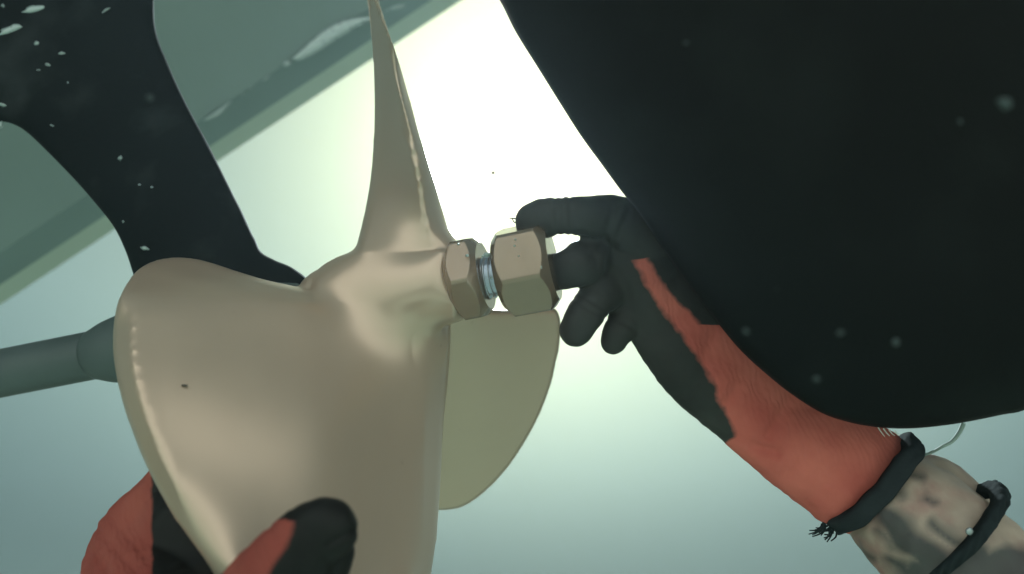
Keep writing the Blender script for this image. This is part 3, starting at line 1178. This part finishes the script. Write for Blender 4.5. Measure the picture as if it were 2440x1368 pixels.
G2 = 'air bubbles stuck to the nuts'
nb = [(1092, 582, .400, 3.2, 3.2, 'small bubble on the top left of the inner nut'),
      (1113, 609, .397, 5, 3.6, 'oval bubble on the middle of the inner nut'),
      (1160, 607, .408, 9, 6, 'bright bubble in the gap above the thread'),
      (1150, 611, .408, 3, 3, 'tiny bubble left of the bright one above the thread'),
      (1172, 604, .408, 5, 6, 'pale bubble squeezed between the two nuts above the thread'),
      (1170, 662, .402, 2.8, 2.8, 'shiny bubble on the thread nearer the inner nut'),
      (1183, 659, .400, 3.2, 3.2, 'shiny bubble on the thread touching the outer nut'),
      (1228, 571, .388, 2.4, 2.4, 'topmost tiny bubble on the outer nut'),
      (1226, 586, .386, 2.8, 2.8, 'second tiny bubble down on the outer nut'),
      (1236, 610, .384, 2.4, 2.4, 'third tiny bubble down on the outer nut'),
      (1290, 637, .380, 1.8, 4.5, 'upright thin bubble on the right of the outer nut')]
for i, (x, y, d, w, h, lb) in enumerate(nb):
    blob('air_bubble', x, y, d, w, h, 0.0012, M_AIR, lb, 'air bubble', G2, 0, 40 + i, 0.1)
G3 = 'pockets of air trapped under the hull edge'


def hull_d(x): return 1.02 + 0.00012 * (x - 500) - 0.006


for i, (pts, lb) in enumerate([
    ([(484, 287), (505, 284), (530, 268), (545, 250), (554, 241), (540, 247), (520, 262), (500, 275)], 'long pale air pocket under the hull edge beside the strut'),
    ([(570, 225), (580, 223), (588, 219), (583, 226)], 'short thin air sliver under the hull edge'),
    ([(592, 212), (600, 207), (606, 204), (598, 212)], 'tiny air sliver under the hull edge, middle of the row'),
    ([(625, 192), (634, 186), (645, 175), (636, 190)], 'hooked air sliver under the hull edge'),
    ([(673, 156), (678, 147), (690, 145), (696, 150), (688, 158), (678, 159)], 'oval air pocket at the tip of the widest one'),
    ([(692, 142), (712, 124), (740, 98), (775, 70), (815, 50), (870, 40), (900, 46), (868, 56), (810, 90), (760, 122), (718, 143), (700, 145)], 'widest pale air pocket under the hull edge left of the upright blade'),
    ([(912, 30), (940, 14), (968, 10), (975, 2), (960, 18), (930, 24)], 'wispy air pocket under the hull edge right of the upright blade')]):
    o = slab('air_pocket', pts, lambda x, y: hull_d(x), 0.004, 7, M_POCKET if False else M_AIR2 if False else M_AIR, None, step=8, ostep=5, rings=[1.2, 3])
    tag(o, lb, 'air pocket', G3)

G4 = 'silt flecks drifting in the water'
fl = [(357, 232, .22, 9, 7, 'soft grey fleck drifting in front of the strut'),
      (1634, 102, .22, 6, 4, 'faint fleck in front of the top of the rudder'),
      (1777, 790, .21, 8, 7, 'dim fleck in front of the rudder just above the red knit'),
      (2002, 793, .21, 9, 7, 'dim fleck in front of the rudder, between two others'),
      (2135, 815, .21, 10, 9, 'brightest soft fleck in front of the lower rudder'),
      (1945, 903, .21, 7, 7, 'lowest fleck in front of the rudder'),
      (1852, 689, .21, 2, 2, 'pinpoint fleck in the middle of the rudder'),
      (2395, 245, .19, 20, 16, 'large dim fleck at the right edge of the frame'),
      (2288, 290, .21, 6, 5, 'small dim fleck left of the large one at the right edge'),
      (1175, 412, .55, 4, 4, 'tiny fleck in the bright water between blade and rudder')]
for i, (x, y, d, w, h, lb) in enumerate(fl):
    blob('silt_fleck', x, y, d, w, h, h * d / F * 0.8, M_FLECK2 if False else M_FLECK, lb, 'silt fleck', G4, 0, 80 + i, 0.2)
o = blob('paint_nick', 440, 918, NICK_D, 9, 2.2, 0.0008, M_MARK, None, None, None, 0.03, 99, 0.15)
o.name = 'nick'
o.parent = prop
o.location = -prop.location
for k in ('label', 'category', 'group'):
    if k in o: del o[k]
o['label'] = 'small dark nick on the near blade'

o = strands('loose_thread', [[(2296, 1008, .40), (2286, 1030, .40), (2268, 1052, .40), (2246, 1064, .40), (2220, 1078, .41), (2196, 1086, .415), (2168, 1092, .42)]],
            mat('grey_thread', (0.26, 0.32, 0.30), 0.8), None, 0.0013)
tag(o, 'thin grey thread trailing from the rudder to the wrist', 'thread')
